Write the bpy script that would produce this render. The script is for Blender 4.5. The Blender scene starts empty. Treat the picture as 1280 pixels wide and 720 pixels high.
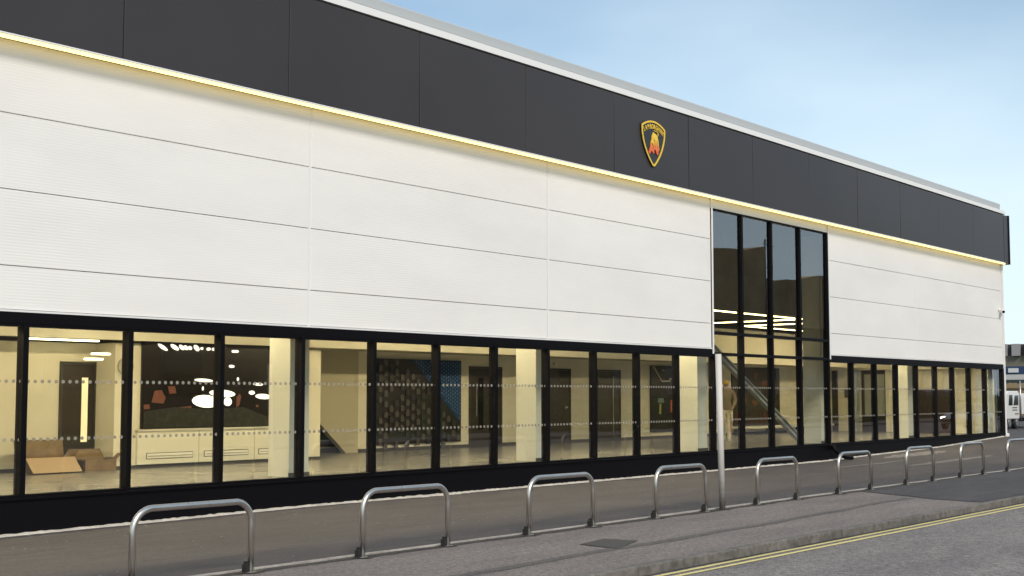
import bpy, bmesh, random
from math import *
from mathutils import Vector, Matrix
random.seed(7)
sc = bpy.context.scene
C = sc.collection
# ------------------------------------------------------------------ camera geometry (X along the facade, Y into the building)
f, cx, cy, H = 1600.0, 640.0, 380.0, 1.74
TH = atan(114 / 1600); PH = atan(1335 * cos(TH) / 1600)
FW = (cos(PH) * cos(TH), sin(PH) * cos(TH), sin(TH)); RT = (sin(PH), -cos(PH), 0.0)
UP = (RT[1]*FW[2]-RT[2]*FW[1], RT[2]*FW[0]-RT[0]*FW[2], RT[0]*FW[1]-RT[1]*FW[0])
def ray(x, y):
    u = (x-cx)/f; v = (cy-y)/f
    return [FW[i]+u*RT[i]+v*UP[i] for i in range(3)]
def at(x, y, Y):
    d = ray(x, y); t = Y/d[1]
    return d[0]*t, H+d[2]*t
def gnd(x, y, z=0.0):
    d = ray(x, y); t = (z-H)/d[2]
    return d[0]*t, d[1]*t

# ------------------------------------------------------------------ materials
MATS = {}
def mat(name, col, rough=0.6, metal=0.0, spec=0.5, emit=None, estr=0.0, coat=0.0):
    if name in MATS: return MATS[name]
    m = bpy.data.materials.new(name); m.use_nodes = True
    b = m.node_tree.nodes['Principled BSDF']
    b.inputs['Base Color'].default_value = (*col, 1); b.inputs['Roughness'].default_value = rough
    b.inputs['Metallic'].default_value = metal; b.inputs['Specular IOR Level'].default_value = spec
    b.inputs['Coat Weight'].default_value = coat
    if emit:
        b.inputs['Emission Color'].default_value = (*emit, 1); b.inputs['Emission Strength'].default_value = estr
    MATS[name] = m
    return m
def nd(m, t, **kw):
    n = m.node_tree.nodes.new(t)
    for k, v in kw.items():
        if k in n.inputs: n.inputs[k].default_value = v
        else: setattr(n, k, v)
    return n
def lk(m, a, b): m.node_tree.links.new(a, b)
def wcoord(m, scale=(1, 1, 1)):
    g = nd(m, 'ShaderNodeNewGeometry'); mp = nd(m, 'ShaderNodeMapping'); mp.inputs['Scale'].default_value = scale
    lk(m, g.outputs['Position'], mp.inputs['Vector']); return mp.outputs['Vector']
def noise(m, vec, scale, detail=4, rough=0.6):
    n = nd(m, 'ShaderNodeTexNoise'); n.inputs['Scale'].default_value = scale; n.inputs['Detail'].default_value = detail
    n.inputs['Roughness'].default_value = rough; lk(m, vec, n.inputs['Vector']); return n.outputs['Fac']
def ramp(m, fac, stops):
    r = nd(m, 'ShaderNodeValToRGB'); e = r.color_ramp.elements
    while len(e) < len(stops): e.new(0.5)
    for i, (p, c) in enumerate(stops):
        e[i].position = p; e[i].color = (*c, 1) if len(c) == 3 else c
    lk(m, fac, r.inputs['Fac']); return r.outputs['Color']
def mixc(m, fac, a, b, mode='MIX'):
    n = nd(m, 'ShaderNodeMix', data_type='RGBA', blend_type=mode)
    if isinstance(fac, float): n.inputs[0].default_value = fac
    else: lk(m, fac, n.inputs[0])
    for i, v in ((6, a), (7, b)):
        if isinstance(v, tuple): n.inputs[i].default_value = (*v, 1)
        else: lk(m, v, n.inputs[i])
    return n.outputs[2]
def bump(m, hgt, strength, dist=0.01):
    b = nd(m, 'ShaderNodeBump'); b.inputs['Strength'].default_value = strength; b.inputs['Distance'].default_value = dist
    lk(m, hgt, b.inputs['Height']); lk(m, b.outputs['Normal'], m.node_tree.nodes['Principled BSDF'].inputs['Normal'])
def bsdf(m): return m.node_tree.nodes['Principled BSDF']

def asphalt(name, dark, light, grain, streak=0.0, fleck=0.0, bstr=0.5, rough=0.85):
    m = mat(name, light, rough)
    v = wcoord(m)
    fine = noise(m, v, grain, 3, 0.8)
    big = noise(m, wcoord(m, (0.25, 0.9, 1)), 1.3, 5, 0.65)
    mid = noise(m, v, grain*.33, 4, 0.85)
    av = nd(m, 'ShaderNodeMath', operation='MULTIPLY_ADD'); lk(m, fine, av.inputs[0]); av.inputs[1].default_value = .5
    hf = nd(m, 'ShaderNodeMath', operation='MULTIPLY'); lk(m, mid, hf.inputs[0]); hf.inputs[1].default_value = .5; lk(m, hf.outputs[0], av.inputs[2])
    c = ramp(m, av.outputs[0], [(0.40, dark), (0.60, light)])
    sh = ramp(m, big, [(0.3, (0.72, 0.72, 0.73)), (0.7, (1.15, 1.13, 1.1))])
    c = mixc(m, 1.0, c, sh, 'MULTIPLY')
    if streak:
        st = noise(m, wcoord(m, (0.8, 4, 1)), 1.6, 5, 0.7)
        c = mixc(m, 1.0, c, ramp(m, st, [(0.35, (1-streak,)*3), (0.65, (1+streak,)*3)]), 'MULTIPLY')
    if fleck:
        vo = nd(m, 'ShaderNodeTexVoronoi'); vo.inputs['Scale'].default_value = 6.0; lk(m, v, vo.inputs['Vector'])
        gate = noise(m, v, 0.9, 2, 0.5)
        lt = nd(m, 'ShaderNodeMath', operation='LESS_THAN'); lk(m, vo.outputs['Distance'], lt.inputs[0]); lt.inputs[1].default_value = 0.075
        gt = nd(m, 'ShaderNodeMath', operation='GREATER_THAN'); lk(m, gate, gt.inputs[0]); gt.inputs[1].default_value = 0.52
        mu = nd(m, 'ShaderNodeMath', operation='MULTIPLY'); lk(m, lt.outputs[0], mu.inputs[0]); lk(m, gt.outputs[0], mu.inputs[1])
        c = mixc(m, mu.outputs[0], c, (fleck, fleck*0.97, fleck*0.9))
    lk(m, c, bsdf(m).inputs['Base Color']); bump(m, fine, bstr, 0.01)
    return m
M_fore = asphalt('forecourt_tarmac', (0.045, 0.0395, 0.0395), (0.094, 0.083, 0.081), 60, 0.12, 0.42, 0.3)
M_pave = asphalt('pavement_tarmac', (0.078, 0.068, 0.064), (0.285, 0.25, 0.234), 45, 0.06, 0, 0.6)
M_road = asphalt('road_asphalt', (0.075, 0.068, 0.067), (0.31, 0.283, 0.276), 48, 0.05, 0, 0.8)
M_newt = asphalt('new_tarmac', (0.035, 0.034, 0.037), (0.085, 0.08, 0.082), 70, 0.2, 0, 0.4)
M_trench = asphalt('trench_tarmac', (0.055, 0.050, 0.047), (0.165, 0.15, 0.14), 45, 0.1, 0, 0.5)
M_darkt = asphalt('dark_tarmac', (0.018, 0.016, 0.014), (0.075, 0.068, 0.06), 30, 0.2, 0, 0.8)  # dark tarmac for the gutter dirt, edging strip and footing discs
M_far = asphalt('far_ground', (0.08, 0.085, 0.06), (0.14, 0.14, 0.10), 0.5, 0, 0, 0.1)

def concrete(name, a, b, sc_=14.0):
    m = mat(name, a, 0.85); v = wcoord(m)
    n = noise(m, v, sc_, 6, 0.7); c = ramp(m, n, [(0.3, a), (0.7, b)])
    n2 = noise(m, v, 1.7, 3, 0.6); c = mixc(m, 1.0, c, ramp(m, n2, [(0.35, (0.75,)*3), (0.65, (1.1,)*3)]), 'MULTIPLY')
    lk(m, c, bsdf(m).inputs['Base Color']); bump(m, n, 0.5, 0.006); return m
M_kerb = concrete('kerb_concrete', (0.075, 0.068, 0.062), (0.20, 0.185, 0.168), 9)
M_edge = concrete('edging_concrete', (0.26, 0.235, 0.21), (0.47, 0.44, 0.40))
M_bead = concrete('mortar', (0.38, 0.34, 0.28), (0.68, 0.64, 0.56), 40)
M_yel = mat('yellow_paint', (0.62, 0.52, 0.16), 0.7)
_v = wcoord(M_yel); _n = noise(M_yel, _v, 30, 4, 0.75)
lk(M_yel, ramp(M_yel, _n, [(0.3, (0.36, 0.31, 0.16)), (0.52, (0.72, 0.62, 0.24))]), bsdf(M_yel).inputs['Base Color'])

def clad(name='white_cladding'):
    m = mat(name, (0.80, 0.79, 0.775), 0.42)
    g = nd(m, 'ShaderNodeNewGeometry'); s = nd(m, 'ShaderNodeSeparateXYZ'); lk(m, g.outputs['Position'], s.inputs[0])
    mu = nd(m, 'ShaderNodeMath', operation='MULTIPLY'); lk(m, s.outputs['Z'], mu.inputs[0]); mu.inputs[1].default_value = 2*pi/0.0402
    si = nd(m, 'ShaderNodeMath', operation='SINE'); lk(m, mu.outputs[0], si.inputs[0])
    bump(m, si.outputs[0], 0.10, 0.004)
    n = noise(m, wcoord(m, (0.4, 1, 1.2)), 0.8, 4, 0.6)
    lk(m, ramp(m, n, [(0.3, (0.77, 0.75, 0.725)), (0.7, (0.84, 0.82, 0.79))]), bsdf(m).inputs['Base Color'])
    return m
M_clad = clad()
M_white = mat('white_trim', (0.78, 0.775, 0.76), 0.45)
M_gap = mat('joint_shadow_gap', (0.30, 0.30, 0.30), 0.8)
M_fascia = mat('charcoal_panel', (0.040, 0.040, 0.042), 0.42, spec=.32)
_n = noise(M_fascia, wcoord(M_fascia, (0.3, 1, 0.5)), 0.9, 3, 0.5)
lk(M_fascia, ramp(M_fascia, _n, [(0.3, (0.036, 0.032, 0.034)), (0.7, (0.044, 0.039, 0.041))]), bsdf(M_fascia).inputs['Base Color'])
M_fgap = mat('panel_joint', (0.012, 0.012, 0.013), 0.6)
M_black = mat('black_powder_coat', (0.0035, 0.003, 0.004), 0.55, spec=0.12)
M_capg = mat('grey_roof_edge', (0.42, 0.44, 0.45), 0.45)
M_capw = mat('white_coping', (0.78, 0.78, 0.77), 0.4)
M_led = mat('led_strip', (1, 0.8, 0.4), 0.5, emit=(1.0, 0.76, 0.26), estr=2.1)
M_dot = mat('frosted_dot', (0.62, 0.60, 0.55), 0.7)
def glassmat(name, tint, ior):
    m = bpy.data.materials.new(name); m.use_nodes = True; nt = m.node_tree; nt.nodes.clear()
    o = nt.nodes.new('ShaderNodeOutputMaterial'); mx = nt.nodes.new('ShaderNodeMixShader')
    tr = nt.nodes.new('ShaderNodeBsdfTransparent'); tr.inputs[0].default_value = (*tint, 1)
    gl = nt.nodes.new('ShaderNodeBsdfGlossy'); gl.inputs['Roughness'].default_value = 0.0; gl.inputs[0].default_value = (0.92, 0.95, 1, 1)
    fr = nt.nodes.new('ShaderNodeFresnel'); fr.inputs['IOR'].default_value = ior
    ge = nt.nodes.new('ShaderNodeNewGeometry'); iv = nt.nodes.new('ShaderNodeMath'); iv.operation = 'SUBTRACT'; iv.inputs[0].default_value = 1; nt.links.new(ge.outputs['Backfacing'], iv.inputs[1])
    mu = nt.nodes.new('ShaderNodeMath'); mu.operation = 'MULTIPLY'; nt.links.new(fr.outputs[0], mu.inputs[0]); nt.links.new(iv.outputs[0], mu.inputs[1])
    nt.links.new(mu.outputs[0], mx.inputs[0]); nt.links.new(tr.outputs[0], mx.inputs[1]); nt.links.new(gl.outputs[0], mx.inputs[2])
    nt.links.new(mx.outputs[0], o.inputs[0]); return m
M_glass = glassmat('window_glass', (0.935, 0.935, 0.885), 1.95)
def dots(m, zs):
    nt = m.node_tree; N = lambda t, op=None: (lambda n: (setattr(n, 'operation', op) if op else None, n)[1])(nt.nodes.new(t))
    def M(op, a, b=None, c=None):
        n = N('ShaderNodeMath', op)
        for i, v in enumerate((a, b, c)):
            if v is None: continue
            if isinstance(v, (int, float)): n.inputs[i].default_value = v
            else: nt.links.new(v, n.inputs[i])
        return n.outputs[0]
    tc_ = nt.nodes.new('ShaderNodeNewGeometry'); sp = nt.nodes.new('ShaderNodeSeparateXYZ'); nt.links.new(tc_.outputs['Position'], sp.inputs[0])
    fx_ = M('SUBTRACT', M('FRACT', M('MULTIPLY', sp.outputs[0], 10.0)), .5); fx_ = M('MULTIPLY', fx_, .1); x2 = M('MULTIPLY', fx_, fx_)
    tot_ = None
    for z in zs:
        dz_ = M('SUBTRACT', sp.outputs[2], z); r2 = M('ADD', x2, M('MULTIPLY', dz_, dz_)); k_ = M('LESS_THAN', r2, .0235**2)
        tot_ = k_ if tot_ is None else M('MAXIMUM', tot_, k_)
    tot_ = M('MULTIPLY', tot_, .72)
    out = [n for n in nt.nodes if n.type == 'OUTPUT_MATERIAL'][0]; src = out.inputs[0].links[0].from_socket
    df = nt.nodes.new('ShaderNodeBsdfDiffuse'); df.inputs[0].default_value = (.34, .32, .28, 1); m2 = nt.nodes.new('ShaderNodeMixShader')
    nt.links.new(tot_, m2.inputs[0]); nt.links.new(src, m2.inputs[1]); nt.links.new(df.outputs[0], m2.inputs[2]); nt.links.new(m2.outputs[0], out.inputs[0])
dots(M_glass, [at(178, 478, 15.43)[1], at(178, 545.5, 15.43)[1]])
M_glassT = glassmat('upper_window_glass', (0.66, 0.66, 0.64), 2.5)
# interior
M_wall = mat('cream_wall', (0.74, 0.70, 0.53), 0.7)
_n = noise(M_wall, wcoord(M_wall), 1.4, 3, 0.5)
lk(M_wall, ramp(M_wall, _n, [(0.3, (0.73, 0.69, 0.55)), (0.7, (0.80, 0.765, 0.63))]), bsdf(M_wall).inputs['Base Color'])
M_col = mat('pale_column', (0.58, 0.59, 0.54), 0.7)
M_dceil = mat('dark_ceiling', (0.035, 0.033, 0.03), 0.9)
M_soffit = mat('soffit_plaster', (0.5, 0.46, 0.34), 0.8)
M_floor = mat('polished_floor', (0.26, 0.23, 0.18), 0.22)
_n = noise(M_floor, wcoord(M_floor), .7, 2, 0.5)
lk(M_floor, ramp(M_floor, _n, [(0.3, (0.22, 0.215, 0.20)), (0.7, (0.27, 0.262, 0.24))]), bsdf(M_floor).inputs['Base Color'])
bsdf(M_floor).inputs['Roughness'].default_value = .26
M_skirt = mat('dark_skirting', (0.05, 0.045, 0.04), 0.5)
M_door = mat('dark_brown_door', (0.030, 0.021, 0.014), 0.45)
M_steel = mat('brushed_steel', (0.62, 0.60, 0.56), 0.32, metal=1.0)
M_ivory = mat('ivory_panel', (0.78, 0.76, 0.64), 0.55)
M_lamp = mat('lamp_tube', (1, 0.9, 0.6), 0.5, emit=(1.0, 0.80, 0.38), estr=20.0)
M_lampS = mat('small_lamp_tube', (1, 0.9, 0.6), 0.5, emit=(1.0, 0.88, 0.55), estr=6.0)

# ------------------------------------------------------------------ mesh helpers
def box(bm, x0, x1, y0, y1, z0, z1, mi=0):
    vs = [bm.verts.new(p) for p in ((x0,y0,z0),(x1,y0,z0),(x1,y1,z0),(x0,y1,z0),(x0,y0,z1),(x1,y0,z1),(x1,y1,z1),(x0,y1,z1))]
    for q in ((0,3,2,1),(4,5,6,7),(0,1,5,4),(1,2,6,5),(2,3,7,6),(3,0,4,7)):
        bm.faces.new([vs[i] for i in q]).material_index = mi
def NB(*args):
    bm = bmesh.new()
    if args: box(bm, *args)
    return bm
def prism_xz(bm, pts, y0, y1, mi=0):
    """polygon in the XZ plane given depth from y0 (front) to y1"""
    a = [bm.verts.new((x, y0, z)) for x, z in pts]; b = [bm.verts.new((x, y1, z)) for x, z in pts]
    bm.faces.new(a).material_index = mi; bm.faces.new(b[::-1]).material_index = mi
    n = len(pts)
    for i in range(n): bm.faces.new((a[i], b[i], b[(i+1) % n], a[(i+1) % n])).material_index = mi
def prism_xy(bm, pts, z0, z1, mi=0):
    a = [bm.verts.new((x, y, z0)) for x, y in pts]; b = [bm.verts.new((x, y, z1)) for x, y in pts]
    bm.faces.new(a[::-1]).material_index = mi; bm.faces.new(b).material_index = mi
    n = len(pts)
    for i in range(n): bm.faces.new((a[i], a[(i+1) % n], b[(i+1) % n], b[i])).material_index = mi
def tube(bm, pts, r, n=14, caps=True, mi=0):
    pts = [Vector(p) for p in pts]; rings = []
    rr = r if isinstance(r, (list, tuple)) else [r]*len(pts)
    ref = None
    for i, p in enumerate(pts):
        t = (pts[min(i+1, len(pts)-1)]-pts[max(i-1, 0)]).normalized()
        if ref is None: ref = t.orthogonal().normalized()
        ref = (ref-t*ref.dot(t)).normalized(); b = t.cross(ref)
        rings.append([bm.verts.new(p+(ref*cos(2*pi*k/n)+b*sin(2*pi*k/n))*rr[i]) for k in range(n)])
    for a, b in zip(rings, rings[1:]):
        for k in range(n):
            fc = bm.faces.new((a[k], a[(k+1) % n], b[(k+1) % n], b[k])); fc.smooth = True; fc.material_index = mi
    if caps:
        bm.faces.new(rings[0][::-1]).material_index = mi; bm.faces.new(rings[-1]).material_index = mi
def cyl(bm, c, r, axis, ln, n=20, mi=0):
    c = Vector(c); a = Vector(axis).normalized(); tube(bm, [c-a*ln/2, c+a*ln/2], r, n, True, mi)
def ell(cx_, cz_, rx, rz, n=16, rot=0.0):
    return [(cx_+rx*cos(2*pi*k/n)*cos(rot)-rz*sin(2*pi*k/n)*sin(rot), cz_+rx*cos(2*pi*k/n)*sin(rot)+rz*sin(2*pi*k/n)*cos(rot)) for k in range(n)]
def bevel(bm, w, seg=2):
    bmesh.ops.remove_doubles(bm, verts=bm.verts, dist=1e-5)
    bmesh.ops.bevel(bm, geom=[e for e in bm.edges if len(e.link_faces) == 2 and e.calc_face_angle(0) > 0.5], offset=w, segments=seg, affect='EDGES', profile=0.5)
def wpos(o):
    p = Vector(o.location)
    while o.parent: o = o.parent; p += o.location
    return p
def obj(name, bm, m, parent=None, origin=None):
    """bm in world coordinates -> one mesh object, origin at parent's base or at its own base"""
    bmesh.ops.recalc_face_normals(bm, faces=bm.faces)
    me = bpy.data.meshes.new(name)
    if origin is None:
        if parent: origin = wpos(parent)
        else:
            xs = [v.co for v in bm.verts]
            lo = Vector([min(c[i] for c in xs) for i in range(3)]); hi = Vector([max(c[i] for c in xs) for i in range(3)])
            origin = Vector(((lo.x+hi.x)/2, (lo.y+hi.y)/2, lo.z))
    origin = Vector(origin)
    bm.transform(Matrix.Translation(-origin)); bm.to_mesh(me); bm.free()
    for x in (m if isinstance(m, (list, tuple)) else [m]): me.materials.append(x)
    o = bpy.data.objects.new(name, me); C.objects.link(o)
    if parent: o.parent = parent; o.location = origin-wpos(parent)
    else: o.location = origin
    return o
def tag(o, label, cat, group=None):
    o['label'] = label; o['category'] = cat
    if group: o['group'] = group
    return o
def thing(name, label, cat, loc, group=None):
    o = bpy.data.objects.new(name, None); C.objects.link(o); o.location = loc; o.empty_display_size = 0.3
    return tag(o, label, cat, group)
def struct(name, bm, m):
    o = obj(name, bm, m); o['kind'] = 'structure'; return o
def dup(o, loc=None, parent=None):
    c = o.copy(); C.objects.link(c); c.parent = parent
    if loc is not None: c.location = loc
    for ch in list(o.children): dup(ch, None, c)
    return c

# ------------------------------------------------------------------ ground
def fz(X, Y):                                        # forecourt level
    ks = [(-60, -.10), (-10, -.07), (8, -.05), (13.5, 0), (31.4, 0), (34, .05), (39, .12), (45, .31), (52, .31), (200, .31)]
    zf = ks[-1][1]
    for (a, za), (b, zb) in zip(ks, ks[1:]):
        if a <= X <= b: zf = za+(zb-za)*(X-a)/(b-a); break
    t = min(1, max(0, (Y-10.32)/(15.3-10.32)))
    return 0.004+zf*t
bm = bmesh.new()
s_ = 1500
q = [bm.verts.new(p) for p in ((-s_, -s_, -.6), (s_, -s_, -.6), (s_, s_, -.6), (-s_, s_, -.6))]; bm.faces.new(q)
struct('ground', bm, M_far)
struct('road', NB(-150, 400, -2.6, 7.425, -.55, -.1), M_road)
struct('far_pavement', NB(-150, 400, -6.0, -2.6, -.5, 0.0), M_pave)
bm = bmesh.new()
xs = [-60+i*2.5 for i in range(22)]+[-5+i*.5 for i in range(112)]+[51+i*8 for i in range(19)]
ys = [10.32+i*.62 for i in range(9)]+[17, 20, 26, 34, 45, 70]
grid = [[bm.verts.new((x, y, fz(x, y))) for y in ys] for x in xs]
for i in range(len(xs)-1):
    for j in range(len(ys)-1): bm.faces.new((grid[i][j], grid[i+1][j], grid[i+1][j+1], grid[i][j+1]))
struct('forecourt', bm, M_fore)
struct('pavement', NB(-60, 200, 7.55, 10.24, -.5, 0.0), M_pave)
# kerb of separate stones
bm = bmesh.new(); x = -20.0
while x < 90:
    w = .915; dz = random.uniform(-.003, .003); dy = random.uniform(-.003, .003)
    bb = NB(x+.004, x+w-.004, 7.425+dy, 7.547+dy, -.4, .006+dz); bevel(bb, .014, 2)
    me = bpy.data.meshes.new('t'); bb.to_mesh(me); bb.free(); bm.from_mesh(me); bpy.data.meshes.remove(me); x += w
struct('kerb', bm, M_kerb)
bm = bmesh.new(); x = -20.0
while x < 60:
    dz = random.uniform(-.002, .004); box(bm, x, x+.91, 10.243, 10.315, -.2, .014+dz); x += .915
struct('edging_kerb', bm, M_edge)
def wavy_strip(x0, x1, yc, w, z, step=.25, jit=.02, seed=1):
    r = random.Random(seed); b = bmesh.new(); prev = None; x = x0; a = c = 0
    while x <= x1:
        a = a*.7+r.uniform(-jit, jit); c = c*.7+r.uniform(-jit, jit)
        y0 = yc(x)-w/2+a; y1 = yc(x)+w/2+c
        cur = (b.verts.new((x, y0, z)), b.verts.new((x, y1, z)))
        if prev: b.faces.new((prev[0], cur[0], cur[1], prev[1]))
        prev = cur; x += step
    return b
struct('pavement_dark_strip', wavy_strip(-20, 60, lambda x: 10.16, .17, .004, .12, .02, 3), M_darkt)  # irregular dark strip on the pavement in front of the edging
struct('gutter_dirt', wavy_strip(-20, 60, lambda x: 7.395, .05, -.096, .15, .012, 4), M_darkt)
struct('trench_scar', wavy_strip(-20, 21.3, lambda x: 8.36+.035*(max(x, 9)-9)+.04*sin(x*.7)+.02*sin(x*2.3), .15, .004, .3, .015, 5), M_trench)
# darker, newer tarmac on the pavement at the right
bp = [gnd(1072, 614.2), gnd(1108, 618), gnd(1135, 620.5), gnd(1167, 624.3), gnd(1195, 626), gnd(1216, 627.6)]
bp = [(x, max(7.57, min(10.08, y))) for x, y in bp]
bm = bmesh.new()
top = [(x, y) for x, y in bp]
vs = [bm.verts.new((x, y, .008)) for x, y in [(80, 10.08)]+top+[(top[-1][0], 7.57), (80, 7.57)]]
bm.faces.new(vs); struct('new_tarmac_patch', bm, M_newt)
bm = bmesh.new(); bm.faces.new([bm.verts.new((x, y, .008)) for x, y in [gnd(724, 681), gnd(755, 674), gnd(797, 676.5), gnd(772, 686.5)]])
struct('square_tarmac_patch', bm, mat('patch_tarmac', (0.06, 0.056, 0.052), .9))
struct('yellow_line', wavy_strip(-20, 90, lambda x: 7.30, .062, -.094, .2, .003, 6), M_yel)
struct('second_yellow_line', wavy_strip(-20, 90, lambda x: 7.15, .062, -.094, .2, .003, 7), M_yel)
# mortar bead along the foot of the plinth
r = random.Random(11); bm = bmesh.new(); prev = None; x = -4.0
while x < 45.0:
    g = fz(x, 15.3); w = .032+r.uniform(-.014, .02)+.02*max(0, sin(x*1.3)); hh = .010+r.uniform(0, .014)
    if 15.9 < x < 17.2: w += .12*r.random()
    cur = [bm.verts.new((x, 15.372, g+hh+.012)), bm.verts.new((x, 15.35-w*.5, g+hh)), bm.verts.new((x, 15.35-w, g+.001))]
    if prev:
        for k in (0, 1): bm.faces.new((prev[k], cur[k], cur[k+1], prev[k+1]))
    prev = cur; x += .07
struct('mortar_edge', bm, M_bead)
# lighter strips laid on the forecourt at the right
bm = bmesh.new()
for (xa, xb, ya, yb) in ((33.2, 37.6, 14.2, 14.9), (30.5, 36.5, 12.6, 12.95), (28.5, 33, 13.7, 13.9)):
    n = 24; tops = []; bots = []
    for i in range(n+1):
        X = xa+(xb-xa)*i/n; e = sin(pi*i/n)**.5 if 0 < i < n else 0; m_ = (ya+yb)/2; hw = (yb-ya)/2*e*random.uniform(.7, 1.1)
        tops.append(bm.verts.new((X, m_+hw, fz(X, m_+hw)+.006))); bots.append(bm.verts.new((X, m_-hw, fz(X, m_-hw)+.006)))
    for i in range(n):
        try: bm.faces.new((bots[i], bots[i+1], tops[i+1], tops[i]))
        except ValueError: pass
struct('pale_patch', bm, asphalt('pale_tarmac', (0.12, 0.11, 0.10), (0.27, 0.25, 0.235), 30, .2, 0, .3))

# ------------------------------------------------------------------ the building
XL, XR = -5.0, 45.35
B = thing('showroom_building', 'long white clad showroom with charcoal fascia band and black framed ground floor glazing', 'building', (20, 15.4, 0))
D = 15.4
colj = [-4.9, 1.24, 7.36, 13.48, 19.61]
rowz = [2.835, 3.40, 4.385, 5.37, 6.33]
def panel(x0, x1, z0, z1):
    b = NB(x0+.022, x1-.022, D, D+.06, z0+.005, z1-.005); bevel(b, .004, 1)
    obj('cladding_panel', b, M_clad, B)
bays = [(a, a+6.12) for a in colj]+[(31.83, 37.70), (37.70, 45.26)]
for a, b_ in bays:
    for z0, z1 in zip(rowz, rowz[1:]): panel(a, min(b_, 45.26), z0, z1)
# backing behind the joints, vertical flashings
obj('wall_backing', NB(XL, 25.78, D+.062, D+.2, 2.835, 6.6), M_gap, B)
obj('wall_backing', NB(31.80, XR-.02, D+.062, D+.2, 2.835, 6.6), M_gap, B)
for x in colj[1:]+[25.73+.0]:
    obj('joint_flashing', NB(x-.02, x+.02, D+.004, D+.06, 2.835, 6.33), M_white, B)
obj('joint_flashing', NB(37.68, 37.72, D+.004, D+.06, 2.835, 6.33), M_white, B)
for x in (25.765, 31.80): obj('reveal_trim', NB(x-.03, x+.03, D-.03, D+.2, 2.70, 6.33), M_white, B)
obj('drip_flashing', NB(XL, 25.73, D-.02, D+.05, 2.808, 2.833), M_white, B)
obj('drip_flashing', NB(31.84, XR, D-.02, D+.05, 2.808, 2.833), M_white, B)
obj('corner_trim', NB(45.262, 45.40, D-.03, D+.25, 0.2, 6.6), M_white, B)
b = NB(45.2, 45.46, D-.09, D+.2, .25, .42); bevel(b, .02, 1); obj('corner_plinth', b, M_white, B)
obj('end_wall', NB(45.30, 45.36, D+.25, 30, -.1, 7.9), M_white, B)
obj('left_end_wall', NB(XL-.1, XL, D+.1, 30, -.1, 7.9), M_white, B)
obj('rear_wall', NB(XL, XR, 30, 30.2, -.1, 7.9), M_white, B)
obj('head_band', NB(25.80, 31.77, D, D+.06, 6.11, 6.33), M_white, B)
# fascia
FY = 15.15
wr = random.Random(21)
def warp(b, x0, x1, z0, z1, amp):
    p, q = wr.uniform(-amp, amp), wr.uniform(-amp, amp)
    for v in b.verts: v.co.y += p*((v.co.x-x0)/(x1-x0)-.5)+q*((v.co.z-z0)/(z1-z0)-.5)
fx = [-4.9, -1.9, 1.1, 4.05, 6.95, 9.87, 12.80, 15.72, 18.63, 21.52, 24.42, 27.33, 30.26, 33.18, 36.10, 39.04, 42.02, 44.93]
for a, b_ in zip(fx, fx[1:]):
    b = NB(a+.008, b_-.008, FY, FY+.04, 6.345, 8.0); bevel(b, .006, 1); warp(b, a, b_, 6.3, 8, .009); obj('fascia_panel', b, M_fascia, B)
obj('fascia_backing', NB(-4.9, 45.2, FY+.042, D+.2, 6.36, 7.99), M_fgap, B)
obj('fascia_end_panel', NB(44.94, 45.36, FY-.005, FY+.04, 6.33, 8.0), M_fascia, B)
obj('fascia_end_trim', NB(45.362, 45.46, FY-.03, D+2, 6.30, 8.02), M_black, B)
obj('coping', NB(-4.9, 45.1, FY-.02, D+.3, 8.03, 8.15), M_capw, B)
obj('coping_gap', NB(-4.9, 45.0, FY+.16, D+.25, 8.15, 8.19), M_fgap, B)
b = NB(-4.9, 44.95, FY+.1, D+.35, 8.19, 8.40); bevel(b, .03, 2); obj('roof_edge', b, M_capg, B)
obj('roof', NB(XL, 44.9, D+.35, 30.2, 7.9, 8.3), M_capg, B)
o = obj('led_strip', NB(-4.9, 45.3, FY+.09, FY+.14, 6.303, 6.342), M_led, B)
obj('led_rail', NB(-4.9, 45.3, FY+.0, FY+.03, 6.322, 6.343), M_capw, B)
# head beam, plinth, sill
obj('head_beam', NB(XL, 25.74, D-.02, D+.22, 2.66, 2.806), M_black, B)
obj('head_beam', NB(31.83, 45.2, D-.02, D+.22, 2.66, 2.806), M_black, B)
obj('plinth', NB(XL, 45.2, D-.03, D+.3, -.3, .40), M_black, B)
obj('sill', NB(XL, 45.2, D-.055, D+.1, .402, .432), M_black, B)
# windows
d1 = at(178, 478, D)[1]; d2 = at(178, 545.5, D)[1]
def win(x0, x1, rows, first=False, tall=False, label=None):
    zb, zt = rows[0][0], rows[-1][1]
    b = bmesh.new()
    box(b, x1-.04, x1+.035, D-.03, D+.13, zb, zt)
    if first: box(b, x0-.04, x0+.035, D-.03, D+.13, zb, zt)
    L, R_ = x0+.0355, x1-.0405
    box(b, L, R_, D-.015, D+.12, zb, zb+.035); box(b, L, R_, D-.015, D+.12, zt-.035, zt)
    for (a0, a1), (b0, b1) in zip(rows, rows[1:]): box(b, L, R_, D-.025, D+.12, a1-.0355, b0+.0355)
    fr = obj('window', b, M_black, B)
    for i, (z0, z1) in enumerate(rows):
        pb = NB(L-.005, R_+.005, D+.03, D+.036, z0+.03, z1-.03); warp(pb, L, R_, z0, z1, .006)
        obj('pane', pb, M_glassT if (tall and i == 2) else M_glass, fr)
    return fr
wl = [8.68+1.5583*n for n in range(-8, 12)]
for i, (a, b_) in enumerate(zip(wl, wl[1:])): win(a, b_, [(.434, 2.657)], i == 0)
tx = [25.82, 27.16, 28.63, 30.15, 31.72]
for i, (a, b_) in enumerate(zip(tx, tx[1:])): win(a, b_, [(.434, 2.70), (2.70, 3.19), (3.19, 6.10)], False, True)
rx = [31.72, 33.18, 34.69, 36.17, 37.66, 39.15, 40.58, 42.02, 43.50, 45.10]
for a, b_ in zip(rx, rx[1:]): win(a, b_, [(.434, 2.657)])
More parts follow.
